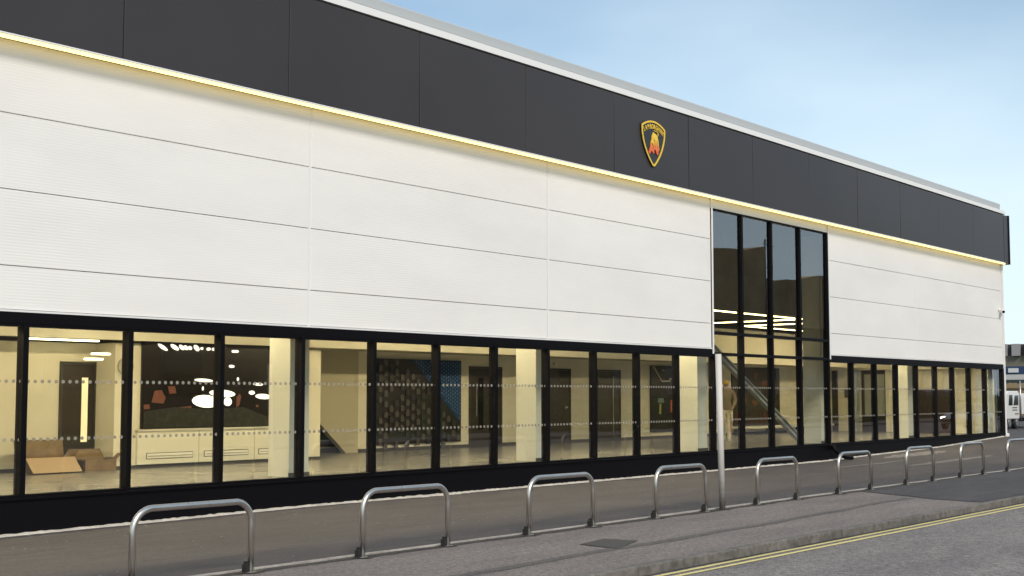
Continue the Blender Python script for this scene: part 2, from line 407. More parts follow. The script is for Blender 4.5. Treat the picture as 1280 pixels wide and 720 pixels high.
b = NB(45.14, 45.26, D-.02, D+.2, .434, 2.66); obj('corner_mullion', b, M_black, B)
b = NB(25.78-.05, 25.82-.0405, D-.02, D+.2, 2.70, 6.10); obj('tall_window_jamb', b, M_black, B)
# black pipe shoe at the plinth
bm = bmesh.new(); tube(bm, [(31.62, 15.27, .42), (31.64, 15.22, .30), (31.72, 15.16, .20), (31.95, 15.08, .10), (32.25, 15.02, .075)], .055, 12)
box(bm, 31.55, 31.69, 15.29, 15.372, .30, .42)
obj('drain_pipe', bm, M_black, B)

# interior shell
ZF = .40
fl = obj('interior_floor', NB(XL, 45.2, D+.3, 24, .30, ZF), M_floor, B)
obj('interior_ceiling', NB(XL, 45.2, D+.2, 24, 6.25, 6.35), M_dceil, B)
YB = 22.1
X0r = 13.26
xA1 = at(400.5, 500, 20.4)[0]
obj('interior_wall', NB(XL, X0r, 21.05, 21.15, ZF, 2.69), M_wall, B)                     # back of left recess
obj('interior_wall', NB(X0r, xA1, 20.4, 21.2, ZF, 2.69), M_wall, B)                      # wall behind the dark picture
for a_, b_ in ((XL, X0r), (X0r+.001, xA1)):
    obj('skirting', NB(a_, b_, 20.38 if b_ > 14 else 21.03, 20.399 if b_ > 14 else 21.049, ZF, ZF+.06), M_skirt, B)
# stair flank with sloping edge, then the long back wall
bm = bmesh.new(); prism_xz(bm, [(20.52, ZF), (20.9, ZF), (20.9, 2.9), (xA1-.2, 2.9), (xA1-.2, 2.0), (19.1, 1.62)], YB+.0, YB+.15)
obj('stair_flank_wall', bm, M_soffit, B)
bm = bmesh.new()
for k in range(7): box(bm, 17.6, 20.6-.28*k, YB+.4, YB+1.6, ZF+.16*k, ZF+.16*(k+1)-.02)
st = obj('staircase', bm, M_skirt, B)
bm = bmesh.new()
for k in range(7): box(bm, 17.6, 20.63-.28*k, YB+.38, YB+.395, ZF+.16*(k+1)-.05, ZF+.16*(k+1)-.018)
obj('stair_nosing', bm, mat('stair_nosing', (.35, .33, .28), .5), st)
bm = bmesh.new(); box(bm, 20.9, 45.2, YB, YB+.15, ZF, 3.3); obj('interior_wall', bm, M_wall, B)
obj('skirting', NB(20.9, 45.2, YB-.02, YB-.001, ZF, ZF+.08), M_skirt, B)
obj('interior_wall', NB(XL, 45.2, 23.9, 24.0, ZF, 6.25), M_dceil, B)
# bulkhead running the whole length
obj('bulkhead', NB(XL, 45.2, 20.1, 20.25, 2.73, 3.78), M_wall, B)
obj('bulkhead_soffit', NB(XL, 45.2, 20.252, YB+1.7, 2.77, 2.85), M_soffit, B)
# columns
for X in (at(362, 500, 16.3)[0], at(670, 500, 16.3)[0], at(872, 500, 16.3)[0], at(1026, 500, 16.3)[0], at(1135, 500, 16.3)[0]):
    c_ = obj('column', NB(X, X+.42, 16.3, 16.82, ZF, 6.24), M_col, B)
    obj('skirting', NB(X-.012, X+.432, 16.288, 16.299, ZF, ZF+.07), M_skirt, c_)
obj('column', NB(44.75, 45.15, D+.35, 16.2, ZF, 6.24), M_col, B)
# diagonal brace
(xa, za), (xb, zb) = at(893, 437, 16.1), at(1003, 553, 16.1)
bm = bmesh.new(); p0 = Vector((xa-.35, 16.1, za+.19)); p1 = Vector((xb, 16.1, zb)); dd = (p1-p0).normalized(); nn = Vector((dd.z, 0, -dd.x))
for o_, w_, h_ in ((-.065, .016, .06), (.065, .016, .06), (0, .065, .008)):
    c4 = []
    for p in (p0, p1):
        for s, t in ((-1, -1), (1, -1), (1, 1), (-1, 1)): c4.append(bm.verts.new(p+nn*(o_+s*w_*.999)+Vector((0, t*h_, 0))))
    for q_ in ((0,1,2,3), (7,6,5,4), (0,4,5,1), (1,5,6,2), (2,6,7,3), (3,7,4,0)): bm.faces.new([c4[i] for i in q_])
obj('diagonal_brace', bm, mat('pale_steel_paint', (.38, .38, .35), .5), B)
# doors
def door(x0, x1, z1, Y, handle=None, m=None, leaf=True):
    b = NB(x0, x1, Y-.03, Y-.002, ZF, z1); bevel(b, .004, 1); d = obj('door', b, m or M_door, B)
    bf = bmesh.new(); box(bf, x0-.05, x0-.001, Y-.045, Y-.003, ZF, z1+.05); box(bf, x1+.001, x1+.05, Y-.045, Y-.003, ZF, z1+.05); box(bf, x0, x1, Y-.045, Y-.003, z1+.002, z1+.05)
    obj('door_frame', bf, M_skirt, d)
    if handle:
        hx, hz0, hz1, w = handle
        bh = bmesh.new(); box(bh, hx-w/2, hx+w/2, Y-.09, Y-.07, hz0, hz1); box(bh, hx-.01, hx+.01, Y-.07, Y-.031, hz0+.05, hz0+.08); box(bh, hx-.01, hx+.01, Y-.07, Y-.031, hz1-.08, hz1-.05)
        obj('door_handle', bh, M_steel, d)
    return d
dl = door(12.59, 13.22, 2.30, 21.05)
bm = NB(12.975, 13.10, 21.012, 21.019, .89, 2.06); obj('door_vision_panel', bm, M_lampS if False else mat('lit_glass_slot', (.9, .8, .5), .3, emit=(1, .85, .5), estr=.55), dl)
door(24.85, 26.05, 2.44, YB, (25.02, 1.2, 2.05, .03))
bm = NB(25.15, 25.34, YB-.036, YB-.031, .85, 2.2)
obj('door_push_panel', bm, M_black, B.children[-1])
door(27.6, 29.08, 2.44, YB, (28.85, 1.38, 1.42, .14))
door(30.5, 31.55, 2.44, YB, (31.15, .5, 2.3, .012))
# plain dark panels of the rear wall towards the right
def px_box(x0, x1, y0, y1, Y, dep=.04):
    xm = (x0+x1)/2; a, b_ = at(x0, y0, Y)[0], at(x1, y0, Y)[0]
    return NB(a, b_, Y-dep, Y-.002, at(xm, y1, Y)[1], at(xm, y0, Y)[1])
XE = 45.10
def pe(x, y):
    d = ray(x, y); t = XE/d[0]; return d[1]*t, H+d[2]*t
def end_box(x0, x1, y0, y1, dep=.04, off=0):
    xm = (x0+x1)/2; ya, yb = pe(x1, y0)[0], pe(x0, y0)[0]
    return NB(XE-dep-off, XE-off-.001, ya, yb, max(ZF, pe(xm, y1)[1]), pe(xm, y0)[1])
obj('dark_wall_panel', end_box(1040, 1047, 463, 560), M_door, B)
gd = obj('glazed_door', end_box(1077, 1112, 463, 560), M_door, B)
for u, w in ((1081, 1089), (1093, 1106)): obj('door_glass', end_box(u, w, 468, 520, .01, .041), mat('frosted_glass', (.36, .38, .33), .25), gd)
obj('pale_post', end_box(1108.5, 1113.5, 456, 560, .12, .05), M_ivory, B)
obj('pale_post', end_box(1069, 1074.5, 460, 560, .2, .05), mat('grey_post', (.4, .43, .44), .5), B)
obj('dark_wall_panel', end_box(1149, 1193, 487, 560, .06), mat('maroon_panel', (.03, .012, .009), .5), B)
obj('dark_wall_panel', end_box(1228, 1233, 470, 560, .06), mat('green_panel', (.03, .04, .02), .5), B)
obj('interior_side_wall', NB(45.12, 45.2, D+.3, 24, ZF, 3.3), M_wall, B); obj('upper_side_wall', NB(45.12, 45.2, D+.3, 24, 3.302, 6.25), M_dceil, B)
obj('interior_beam', end_box(1040, 1236, 440, 462, .5), M_wall, B)
# dado with vent grilles beneath the dark picture
dz = 1.08
dd_ = obj('dado_panel', NB(13.72, 17.6, 20.34, 20.399, ZF+.07, dz), M_ivory, B)
obj('dado_ledge', NB(13.70, 17.62, 20.30, 20.41, dz+.001, dz+.03), M_ivory, dd_)
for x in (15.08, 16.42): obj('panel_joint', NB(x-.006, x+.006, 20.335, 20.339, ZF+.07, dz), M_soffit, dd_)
for x0, x1 in ((13.92, 14.93), (15.21, 16.25), (16.53, 17.4)):
    g_ = obj('vent_grille', NB(x0, x1, 20.325, 20.339, .575, .665), mat('grille_white', (.85, .84, .78), .4), dd_)
    obj('grille_shadow_rim', NB(x0-.012, x1+.012, 20.331, 20.3385, .562, .678), mat('shadow_rim_dark', (.10, .09, .07), .6), g_)  # dark rim colours in the shadow lines round the grille
    obj('grille_slot', NB(x0+.02, x1-.02, 20.318, 20.324, .61, .622), mat('slot_grey', (.28, .26, .2), .6), g_)
# smoke detector and round speaker on walls
for (X, Z, Y) in ((28.4, 2.62, YB),):
    bm = bmesh.new(); cyl(bm, (X, Y-.03, Z), .06, (0, 1, 0), .05); obj('smoke_detector', bm, M_ivory, B)
bm = bmesh.new(); cyl(bm, (*[at(156, 458, 20.4)[0]], 20.37, at(156, 458, 20.4)[1]), .16, (0, 1, 0), .05, 28)
tag(obj('wall_disc', bm, mat('grey_disc', (.45, .43, .36), .5)), 'grey round disc on the cream wall block right of the cardboard boxes', 'wall disc')
bm = end_box(1056, 1061.5, 487, 497)
tag(obj('wall_notice', bm, mat('notice_grey', (.12, .11, .10), .5)), 'small dark square notice on the cream wall right of the tall window', 'notice')

# ------------------------------------------------------------------ lamps that hang inside
def bar(name, x0, x1, y0, y1, z, label, group, m=M_lamp):
    t = thing(name, label, 'strip light', ((x0+x1)/2, (y0+y1)/2, z), group)
    obj('diffuser', NB(x0, x1, y0, y1, z, z+.03), m, t)
    obj('housing', NB(x0-.004, x1+.004, y0-.004, y1+.004, z+.032, z+.11), M_skirt, t)
    bw = bmesh.new()
    for u in (.1, .9):
        X = x0+(x1-x0)*u; Y = y0+(y1-y0)*u; top = 6.25 if z > 3 else 2.77
        if top-z > .2: cyl(bw, (X if x1-x0 > y1-y0 else (x0+x1)/2, Y if y1-y0 > x1-x0 else (y0+y1)/2, (z+.11+top)/2), .006, (0, 0, 1), top-z-.11, 6)
    if len(bw.verts): obj('suspension_wire', bw, M_skirt, t)
    else: bw.free()
    return t
G1 = 'suspended strip lights under the dark ceiling'
lab = 'long warm strip light hanging under the dark ceiling inside'
k = 0
M_lampFill = mat('added_fill_tube', (1, 0.9, 0.6), 0.5, emit=(1.0, 0.83, 0.52), estr=92.0)  # glow of the unseen strip lights added to brighten the interior
for n_, x0, x1 in (('first', -4, 1.5), ('second', 3.5, 9), ('third', 10.5, 16), ('fourth', 17.5, 23), ('fifth', 23.5, 26.6)):
    bar('strip_light', x0, x1, 16.95, 17.05, 3.5, n_+' unseen strip light from the left end, added behind the cladding to brighten the rooms', G1, M_lampFill)
bar('strip_light', 29.8, 35.2, 17.8, 17.83, 4.0, 'upper long strip light running along the tall window, nearest the glass', G1)
bar('strip_light', 37.4, 41.5, 21.1, 21.13, 4.0, 'lowest short strip light seen deep in the tall window', G1)
bar('strip_light', 35.1, 35.13, 17.95, 21.0, 4.0, 'crossing strip light seen rising to the right across the tall window', G1)
bar('strip_light', 37.2, 37.23, 18.2, 21.0, 4.0, 'second crossing strip light low in the tall window, rising to the right', G1)
bar('strip_light', 35.2, 43.0, 16.95, 17.05, 3.5, 'unseen warm strip light added right of the tall window to brighten its bay', G1, M_lampFill)  # unseen bar, added to light the tall bay
G2 = 'strip lights under the soffit of the left recess'
bar('strip_light', at(36, 438, 20.55)[0], at(122, 438, 20.55)[0], 20.5, 20.55, 2.70, 'long thin ceiling strip light above the cardboard boxes', G2, M_lampS)
lm = mat('downlight_glow', (1, .9, .7), .5, emit=(1, .9, .62), estr=5)
for i, (x, y) in enumerate(((126, 443.5), (117, 450))):
    bm = bmesh.new(); X, Z = at(x, y, 19.3+.3*i); prism_xy(bm, [(X+.17*cos(t*pi/8), 19.3+.3*i+.12*sin(t*pi/8)) for t in range(16)], Z, Z+.03)
    tag(obj('ceiling_lamp', bm, lm), ('upper', 'lower')[i]+' of two small bright oval lamps over the brown door', 'lamp', 'oval lamps over the brown door')
for i, (x, y) in enumerate(((663, 459), (659, 462.5))):
    pass
bm = bmesh.new(); X, Z = at(1160, 475, 19); prism_xy(bm, [(X+.3*cos(t*pi/8), 19+.3*sin(t*pi/8)) for t in range(16)], Z, Z+.05)
cyl(bm, (X, 19, (Z+6.25)/2), .008, (0, 0, 1), 6.25-Z-.06, 6)
tag(obj('pendant_lamp', bm, lm), 'flat white disc lamp hanging inside the right end of the showroom', 'lamp')

# ------------------------------------------------------------------ pictures on the inner walls
def poly_px(bm, pts, Y, y0, y1, mi):
    """outline measured on the picture's own plane, made 3 mm thick"""
    P = [at(x, y, Y) for x, y in pts]; prism_xz(bm, P, y0, y1, mi)
Mblk = mat('picture_black', (.012, .009, .008), .25)
Mwht = mat('picture_white_glow', (.9, .88, .85), .4, emit=(1, .95, .88), estr=1.1)
Mamb = mat('picture_amber', (.15, .055, .035), .4, emit=(.8, .22, .10), estr=.03)
Mgrn = mat('picture_green', (.03, .032, .012), .5)
_n = noise(Mgrn, wcoord(Mgrn), 9, 6, .7); lk(Mgrn, ramp(Mgrn, _n, [(.42, (.006, .006, .004)), (.7, (.035, .038, .015))]), bsdf(Mgrn).inputs['Base Color'])
Y1 = 20.36
t = thing('lightbox_picture', 'wide black lightbox picture of a dark hall with glowing white discs on the cream wall', 'picture', ((13.80+16.8)/2, 20.37, 1.12))
obj('panel', NB(13.80, 16.81, Y1, 20.398, 1.12, 2.90), Mblk, t)
bm = bmesh.new()
Z7 = lambda x, y: (160+x/5.142, 400+y/5.142)
def E7(x, y, rx_, ry_, rot=0, n=14): return [Z7(x+rx_*cos(2*pi*k/n)*cos(rot)-ry_*sin(2*pi*k/n)*sin(rot), y+rx_*cos(2*pi*k/n)*sin(rot)+ry_*sin(2*pi*k/n)*cos(rot)) for k in range(n)]
yy = Y1-.002; lay = 0
def put(pts, mi):
    global lay
    lay += 1; poly_px(bm, pts, Y1, Y1-.003-.0004*lay, Y1-.0003, mi)
for (x, y, a_, b_, ro) in ((223, 175, 38, 15, .6), (300, 175, 32, 17, .6), (345, 176, 22, 15, .8), (372, 178, 18, 15, .9), (398, 180, 14, 15, .9), (440, 180, 24, 18, .9), (474, 183, 9, 12, 1.2), (517, 187, 10, 17, 1.5), (551, 188, 10, 17, 1.5), (574, 190, 13, 18, 1.3), (679, 202, 9, 17, 1.6), (697, 202, 9, 17, 1.6)):
    put(E7(x, y, a_, b_*.8, ro), 0)
for (x, y, a_, b_) in ((485, 388, 60, 11), (500, 523, 90, 41), (605, 472, 84, 24), (640, 525, 26, 28), (868, 492, 50, 17), (795, 467, 19, 13), (835, 413, 32, 9), (665, 298, 18, 9), (705, 380, 6, 12), (480, 440, 5, 14)):
    put([p for p in E7(x, y, a_, b_, .07)], 0)
for pts in ([(150, 530), (170, 455), (215, 450), (240, 500), (225, 538)], [(255, 425), (300, 425), (308, 470), (265, 475)], [(98, 545), (135, 542), (140, 572), (100, 574)], [(330, 560), (405, 552), (405, 570), (335, 572)], [(695, 500), (715, 475), (725, 490), (712, 550), (695, 560)], [(822, 545), (836, 545), (836, 560), (822, 560)]):
    put([Z7(*p) for p in pts], 1)
put([Z7(x, y) for x, y in ((100, 590), (300, 560), (560, 575), (740, 560), (890, 620), (895, 680), (95, 695))], 2)
obj('print', bm, [Mwht, Mamb, Mgrn], t)

# tiled artwork with blue corner
t = thing('tile_artwork', 'tall brown wall artwork of raised pale tiles with a blue triangular corner', 'artwork', (22.83, 22.0, .56))
AX0, AX1, AZ0, AZ1 = 21.23, 24.44, .56, 2.62
obj('board', NB(AX0, AX1, YB-.06, YB-.002, AZ0, AZ1), mat('art_brown', (.013, .010, .009), .4), t)
bm = bmesh.new(); prism_xz(bm, [(22.62, AZ1-.004), (AX1-.004, AZ1-.004), (AX1-.004, 1.02)], YB-.066, YB-.0605)
obj('blue_field', bm, mat('art_blue', (.010, .045, .13), .35), t)
bm = bmesh.new(); r = random.Random(5)
def onblue(x, z): return z > AZ1+(x-22.62)/(AX1-22.62)*(1.02-AZ1)
for ci in range(17):
    for ri in range(9):
        x = AX0+.12+ci*.185; z = AZ0+.10+ri*.25-(ci*.115) % .25+.02
        if z > AZ1-.14 or onblue(x+.1, z+.15) or r.random() < .12: continue
        hh = .155*r.uniform(.85, 1.05); w = .055
        if z+hh > AZ1-.01: continue
        prism_xz(bm, [(x-w, z), (x+w, z), (x+w, z+hh*.7), (x+w*.5, z+hh), (x-w*.5, z+hh), (x-w, z+hh*.7)], YB-.10, YB-.061, r.choice((0, 0, 1)))
obj('raised_tiles', bm, [mat('art_tile', (.085, .078, .072), .35), mat('art_tile_dark', (.035, .034, .034), .4)], t)
bm = bmesh.new()
for ci in range(22):
    for ri in range(18):
        x = 22.7+ci*.083; z = 1.05+ri*.09+(ci % 2)*.045
        if x > AX1-.04 or z > AZ1-.07 or not onblue(x-.03, z-.02): continue
        prism_xz(bm, [(x-.018, z), (x+.02, z+.015), (x+.018, z+.055), (x-.01, z+.045)], YB-.08, YB-.0665, 0)
obj('blue_studs', bm, mat('art_stud', (.10, .20, .42), .3), t)

# dark framed picture between door and column
t = thing('dark_picture', 'dark framed picture with small coloured marks left of the tall window column', 'picture', (34.0, YB-.03, .58))
obj('panel', NB(33.21, 35.6, YB-.05, YB-.002, .6, 2.66), Mblk, t)
bm = bmesh.new()
Z4 = lambda x, y: (680+x/4.5, 420+y/4.5)
for pts, mi in (([(612, 172), (618, 170), (665, 250), (660, 256)], 0), ([(660, 250), (710, 250), (712, 258), (662, 258)], 0), ([(705, 235), (718, 235), (718, 247), (705, 247)], 0), ([(665, 185), (680, 190), (678, 200), (664, 196)], 0),
                ([(642, 350), (672, 350), (675, 375), (640, 375)], 1), ([(650, 380), (660, 380), (658, 440), (648, 438)], 2), ([(712, 360), (724, 360), (722, 430), (712, 430)], 3), ([(730, 335), (745, 335), (745, 375), (730, 375)], 4)):
    poly_px(bm, [Z4(*p) for p in pts], YB-.05, YB-.054, YB-.0502, mi)
obj('print', bm, [mat('mark_grey', (.4, .38, .34), .5), mat('mark_teal', (.12, .2, .2), .5), mat('mark_yellow', (.4, .4, .08), .5), mat('mark_red', (.45, .08, .04), .5), mat('mark_blue', (.1, .22, .35), .5)], t)
# large brown picture behind the person
t = thing('brown_picture', 'large dark brown picture with red and grey shapes behind the person', 'picture', (39.8, YB-.03, .5))
obj('panel', NB(38.16, 41.5, YB-.05, YB-.002, .62, 2.70), mat('picture_brown', (.03, .022, .018), .35), t)
bm = bmesh.new(); r = random.Random(9)
for i in range(34):
    x = r.uniform(38.4, 41.2); z = r.uniform(.8, 2.5); a_ = r.uniform(.05, .28); b_ = r.uniform(.03, .12)
    mi = 0 if z < 1.3 else r.choice((1, 2, 3))
    prism_xz(bm, ell(x, z, a_*.8, b_, 9, r.uniform(-.7, .7)), YB-.054-.0005*i, YB-.0502, mi)
obj('print', bm, [mat('pic_red', (.10, .02, .016), .4), mat('pic_rust', (.13, .055, .03), .4), mat('pic_grey', (.13, .13, .115), .4), mat('pic_dark', (.02, .018, .02), .4)], t)
# long bench beneath it
b = NB(37.9, 45.0, YB-.45, YB-.025, .60, .68); bevel(b, .01, 1)
t = thing('wall_bench', 'long pale wall bench running under the large brown picture', 'bench', (41.4, YB-.2, ZF))
obj('seat', b, M_ivory, t)
for x in (38.2, 40.4, 42.6, 44.6): obj('leg', NB(x, x+.06, YB-.4, YB-.08, ZF, .598), M_skirt, t)

# ------------------------------------------------------------------ cardboard boxes
Mcb = mat('cardboard', (.30, .19, .095), .8); _n = noise(Mcb, wcoord(Mcb), 6, 5, .6)
lk(Mcb, ramp(Mcb, _n, [(.3, (.17, .115, .06)), (.7, (.26, .18, .10))]), bsdf(Mcb).inputs['Base Color'])
Mcbl = mat('cardboard_inside', (.46, .33, .20), .8)
def quad_slab(bm, p, th):
    p = [Vector(v) for v in p]; n = (p[1]-p[0]).cross(p[3]-p[0]).normalized()*th
    a = [bm.verts.new(v) for v in p]; b = [bm.verts.new(v+n) for v in p]
    bm.faces.new(a[::-1]); bm.faces.new(b)
    for i in range(4): bm.faces.new((a[i], a[(i+1) % 4], b[(i+1) % 4], b[i]))
def carton(x, y, w, d, h, flaps, label, label_group):
    z = ZF+.002
    t = thing('cardboard_box', label, 'cardboard box', (x, y, z), label_group)
    bm = bmesh.new(); th = .008
    box(bm, x-w/2, x+w/2, y-d/2, y+d/2, z, z+th)
    box(bm, x-w/2, x+w/2, y-d/2, y-d/2+th, z+th, z+h); box(bm, x-w/2, x+w/2, y+d/2-th, y+d/2, z+th, z+h)
    box(bm, x-w/2, x-w/2+th, y-d/2+th, y+d/2-th, z+th, z+h); box(bm, x+w/2-th, x+w/2, y-d/2+th, y+d/2-th, z+th, z+h)
    obj('carton_body', bm, Mcb, t)
    for side, ang, ln in flaps:
        bm = bmesh.new(); c_, s = cos(ang)*ln, sin(ang)*ln; zt = z+h
        if side == 'F': P = [(x-w/2, y-d/2, zt), (x+w/2, y-d/2, zt), (x+w/2, y-d/2-c_, zt+s), (x-w/2, y-d/2-c_, zt+s)]
        if side == 'B': P = [(x+w/2, y+d/2, zt), (x-w/2, y+d/2, zt), (x-w/2, y+d/2+c_, zt+s), (x+w/2, y+d/2+c_, zt+s)]
        if side == 'L': P = [(x-w/2, y+d/2, zt), (x-w/2, y-d/2, zt), (x-w/2-c_, y-d/2, zt+s), (x-w/2-c_, y+d/2, zt+s)]
        if side == 'R': P = [(x+w/2, y-d/2, zt), (x+w/2, y+d/2, zt), (x+w/2+c_, y+d/2, zt+s), (x+w/2+c_, y-d/2, zt+s)]
        quad_slab(bm, P, .006); obj('flap', bm, Mcbl if side == 'F' else Mcb, t)
carton(11.95, 20.45, .92, .34, .27, [('F', -.75, .36), ('B', 1.35, .30), ('R', .9, .14)], 'open cardboard box with its pale front flap folded down, inside the first full window', 'cardboard boxes on the showroom floor')
carton(12.92, 20.45, .62, .40, .20, [('L', .1, .28), ('B', .9, .22), ('R', .7, .15)], 'smaller dark cardboard box in front of the brown door, flaps spread', 'cardboard boxes on the showroom floor')

# ------------------------------------------------------------------ crest on the fascia
CX, CZ0, CZ1, CY = 22.935, 6.64, 7.66, FY-.03
hw = .465
def shield(s, dz=0):
    pts = []
    n = 14
    for i in range(n+1):                       # top arc, left to right
        u = -1+2*i/n; pts.append((u*hw, 1.02-.14*u*u))
    rnd = [(hw*1.005, .80), (hw*.98, .68), (hw*.90, .54), (hw*.77, .40), (hw*.58, .255), (hw*.34, .12), (hw*.13, .025), (0, 0)]
    pts += rnd; pts += [(-x, z) for x, z in rnd[-2::-1]]
    cz = .56
    out = []
    N = len(pts)
    for i in range(N):                         # true inset along the outline's normal
        a = Vector(pts[i-1]); b = Vector(pts[i]); c = Vector(pts[(i+1) % N])
        e1 = (b-a).normalized(); e2 = (c-b).normalized(); n1 = Vector((e1.y, -e1.x)); n2 = Vector((e2.y, -e2.x)); nn_ = (n1+n2)
        nn_ = nn_.normalized()/max(.45, (n1+n2).length/2)
        p = b+nn_*s; out.append((CX+p.x, CZ0+p.y))
    return out
t = thing('crest_sign', 'black and gold shield crest with a golden bull, mounted on the charcoal fascia', 'sign', (CX, FY-.05, CZ0))
Mgold = mat('crest_gold', (.80, .53, .035), .35); Mcblk = mat('crest_black', (.012, .012, .014), .3)
bm = bmesh.new(); prism_xz(bm, shield(0), CY, FY-.004); obj('backplate', bm, Mcblk, t)
bm = bmesh.new(); A = shield(.012); Bq = shield(.052)
va = [bm.verts.new((x, CY-.012, z)) for x, z in A]; vb = [bm.verts.new((x, CY-.012, z)) for x, z in Bq]
vc = [bm.verts.new((x, CY-.0005, z)) for x, z in A]; vd = [bm.verts.new((x, CY-.0005, z)) for x, z in Bq]
N = len(A)
for i in range(N):
    j = (i+1) % N
    bm.faces.new((va[i], va[j], vb[j], vb[i])); bm.faces.new((va[i], vc[i], vc[j], va[j])); bm.faces.new((vb[i], vb[j], vd[j], vd[i]))
obj('gold_border', bm, Mgold, t)
# bull silhouette
Mbull = mat('crest_bull', (.8, .4, .03), .35)
g = nd(Mbull, 'ShaderNodeNewGeometry'); s = nd(Mbull, 'ShaderNodeSeparateXYZ'); lk(Mbull, g.outputs['Position'], s.inputs[0])
mr = nd(Mbull, 'ShaderNodeMapRange'); mr.inputs[1].default_value = CZ0+.28; mr.inputs[2].default_value = CZ0+.74; lk(Mbull, s.outputs['Z'], mr.inputs[0])
lk(Mbull, ramp(Mbull, mr.outputs[0], [(.0, (.75, .10, .03)), (.35, (.80, .20, .03)), (.6, (.85, .52, .03)), (1, (.86, .6, .06))]), bsdf(Mbull).inputs['Base Color'])
body = [(-.19, .27), (-.13, .29), (-.11, .34), (-.05, .32), (-.03, .29), (.01, .31), (.0, .36), (.03, .40), (.07, .36), (.10, .31), (.12, .28), (.17, .28), (.16, .33), (.18, .40), (.21, .37), (.20, .44), (.18, .52),
        (.17, .60), (.14, .66), (.10, .71), (.06, .735), (.02, .73), (-.01, .76), (-.04, .72), (-.07, .66), (-.08, .59), (-.11, .53), (-.125, .46), (-.14, .40), (-.17, .34), (-.22, .30)]
bm = bmesh.new(); prism_xz(bm, [(CX+x, CZ0+z) for x, z in body], CY-.02, CY-.0005)
bl = obj('bull', bm, Mbull, t)
bm = bmesh.new(); tube(bm, [(CX+.13, CY-.012, CZ0+.67), (CX+.17, CY-.012, CZ0+.73), (CX+.14, CY-.012, CZ0+.785), (CX+.07, CY-.012, CZ0+.785), (CX+.02, CY-.012, CZ0+.80)], .011, 8); obj('tail', bm, Mbull, bl)
bm = bmesh.new()
for pts in ([(-.02, .60), (.03, .55), (.02, .46), (.05, .42), (.035, .48), (.045, .56), (-.005, .62)], [(-.09, .50), (-.04, .44), (-.06, .38), (-.045, .38), (-.025, .45), (-.07, .52)], [(.11, .60), (.10, .50), (.13, .42), (.14, .43), (.115, .50), (.125, .60)]):
    prism_xz(bm, [(CX+x, CZ0+z) for x, z in pts], CY-.023, CY-.0202)
obj('bull_shading', bm, mat('bull_dark', (.10, .03, .01), .4), bl)
# lettering on an arc
bm = bmesh.new()
word = 'LAMBORGHINI'; n = len(word); adv = {'M': 1.25, 'I': .55}
ws = [adv.get(c, .95) for c in word]; tot = sum(ws); pos = 0
for c, w in zip(word, ws):
    u = ((pos+w/2)/tot-.5)*2; pos += w
    cu = bpy.data.curves.new('ch', 'FONT'); cu.body = c; cu.size = .142; cu.align_x = 'CENTER'; cu.extrude = .004; cu.offset = .003
    tmp = bpy.data.objects.new('ch', cu); C.objects.link(tmp); dg = bpy.context.evaluated_depsgraph_get()
    me = bpy.data.meshes.new_from_object(tmp.evaluated_get(dg))
    ang = -atan(2*.12*u/hw*.95)
    me.transform(Matrix.Translation((CX+u*hw*.80, CY-.006, CZ0+.835-.115*u*u)) @ Matrix.Rotation(-ang, 4, 'Y') @ Matrix.Rotation(pi/2, 4, 'X') @ Matrix.Diagonal((.68, 1, 1, 1)))
    bm.from_mesh(me); C.objects.unlink(tmp); bpy.data.objects.remove(tmp); bpy.data.meshes.remove(me)
obj('lettering', bm, Mgold, t)

# ------------------------------------------------------------------ hoops
Mhoop = mat('stainless_steel', (.50, .475, .44), .36, metal=1.0)
_n = noise(Mhoop, wcoord(Mhoop, (1, 1, .5)), 14, 4, .6)
lk(Mhoop, ramp(Mhoop, _n, [(.3, (.60, .56, .51)), (.7, (.68, .64, .58))]), bsdf(Mhoop).inputs['Base Color'])
lk(Mhoop, ramp(Mhoop, _n, [(.3, (.27,)*3), (.7, (.32,)*3)]), bsdf(Mhoop).inputs['Roughness'])
Mclamp = mat('black_bracket', (.02, .018, .017), .5)
HWD, HH, HR, TR = 1.35, .735, .205, .031
hx = [6.80]+[9.66, 12.5, 15.36, 18.28, 21.19, 24.16, 27.0, 29.89]
hoop = thing('cycle_hoop', '', 'bike stand', (hx[0], 10.13, 0), 'steel cycle hoops along the pavement edge')
bm = bmesh.new(); x0 = hx[0]; pts = [(x0, 10.13, .0), (x0, 10.13, HH-TR-HR)]
for k in range(1, 9): a_ = pi/2*k/8; pts.append((x0+HR-HR*cos(a_), 10.13, HH-TR-HR+HR*sin(a_)))
for k in range(1, 9): a_ = pi/2*k/8; pts.append((x0+HWD-HR+HR*sin(a_), 10.13, HH-TR-HR+HR*cos(a_)))
pts.append((x0+HWD, 10.13, .0)); tube(bm, pts, TR, 18)
obj('tube', bm, Mhoop, hoop)
for X in (x0, x0+HWD):
    bm = bmesh.new(); prism_xy(bm, [(X+.06*cos(k*pi/8), 10.13+.06*sin(k*pi/8)) for k in range(16)], .001, .012); obj('base_flange', bm, Mhoop, hoop)
    bm = bmesh.new(); box(bm, X-.075, X-.032, 10.11, 10.17, .001, .085); box(bm, X-.062, X-.0325, 10.12, 10.16, .0852, .115); obj('bracket', bm, Mclamp, hoop)
hl = ['nearest steel hoop, cut off by the bottom edge, left of all the others', 'second steel hoop from the left, whole, below the brown tile artwork', 'third steel hoop from the left, left of the one beside the white post', 'fourth steel hoop from the left, just left of the leaning white post',
      'fifth steel hoop from the left, just right of the leaning white post', 'sixth steel hoop from the left, in front of the black drain pipe', 'seventh steel hoop from the left, where the pavement tarmac is dark and new', 'eighth steel hoop from the left, last whole one near the building corner', 'farthest steel hoop, cut off by the right edge of the photo']
for i, X in enumerate(hx):
    o = hoop if i == 0 else dup(hoop)
    o.location = (X, 10.13, 0); o['label'] = hl[i]
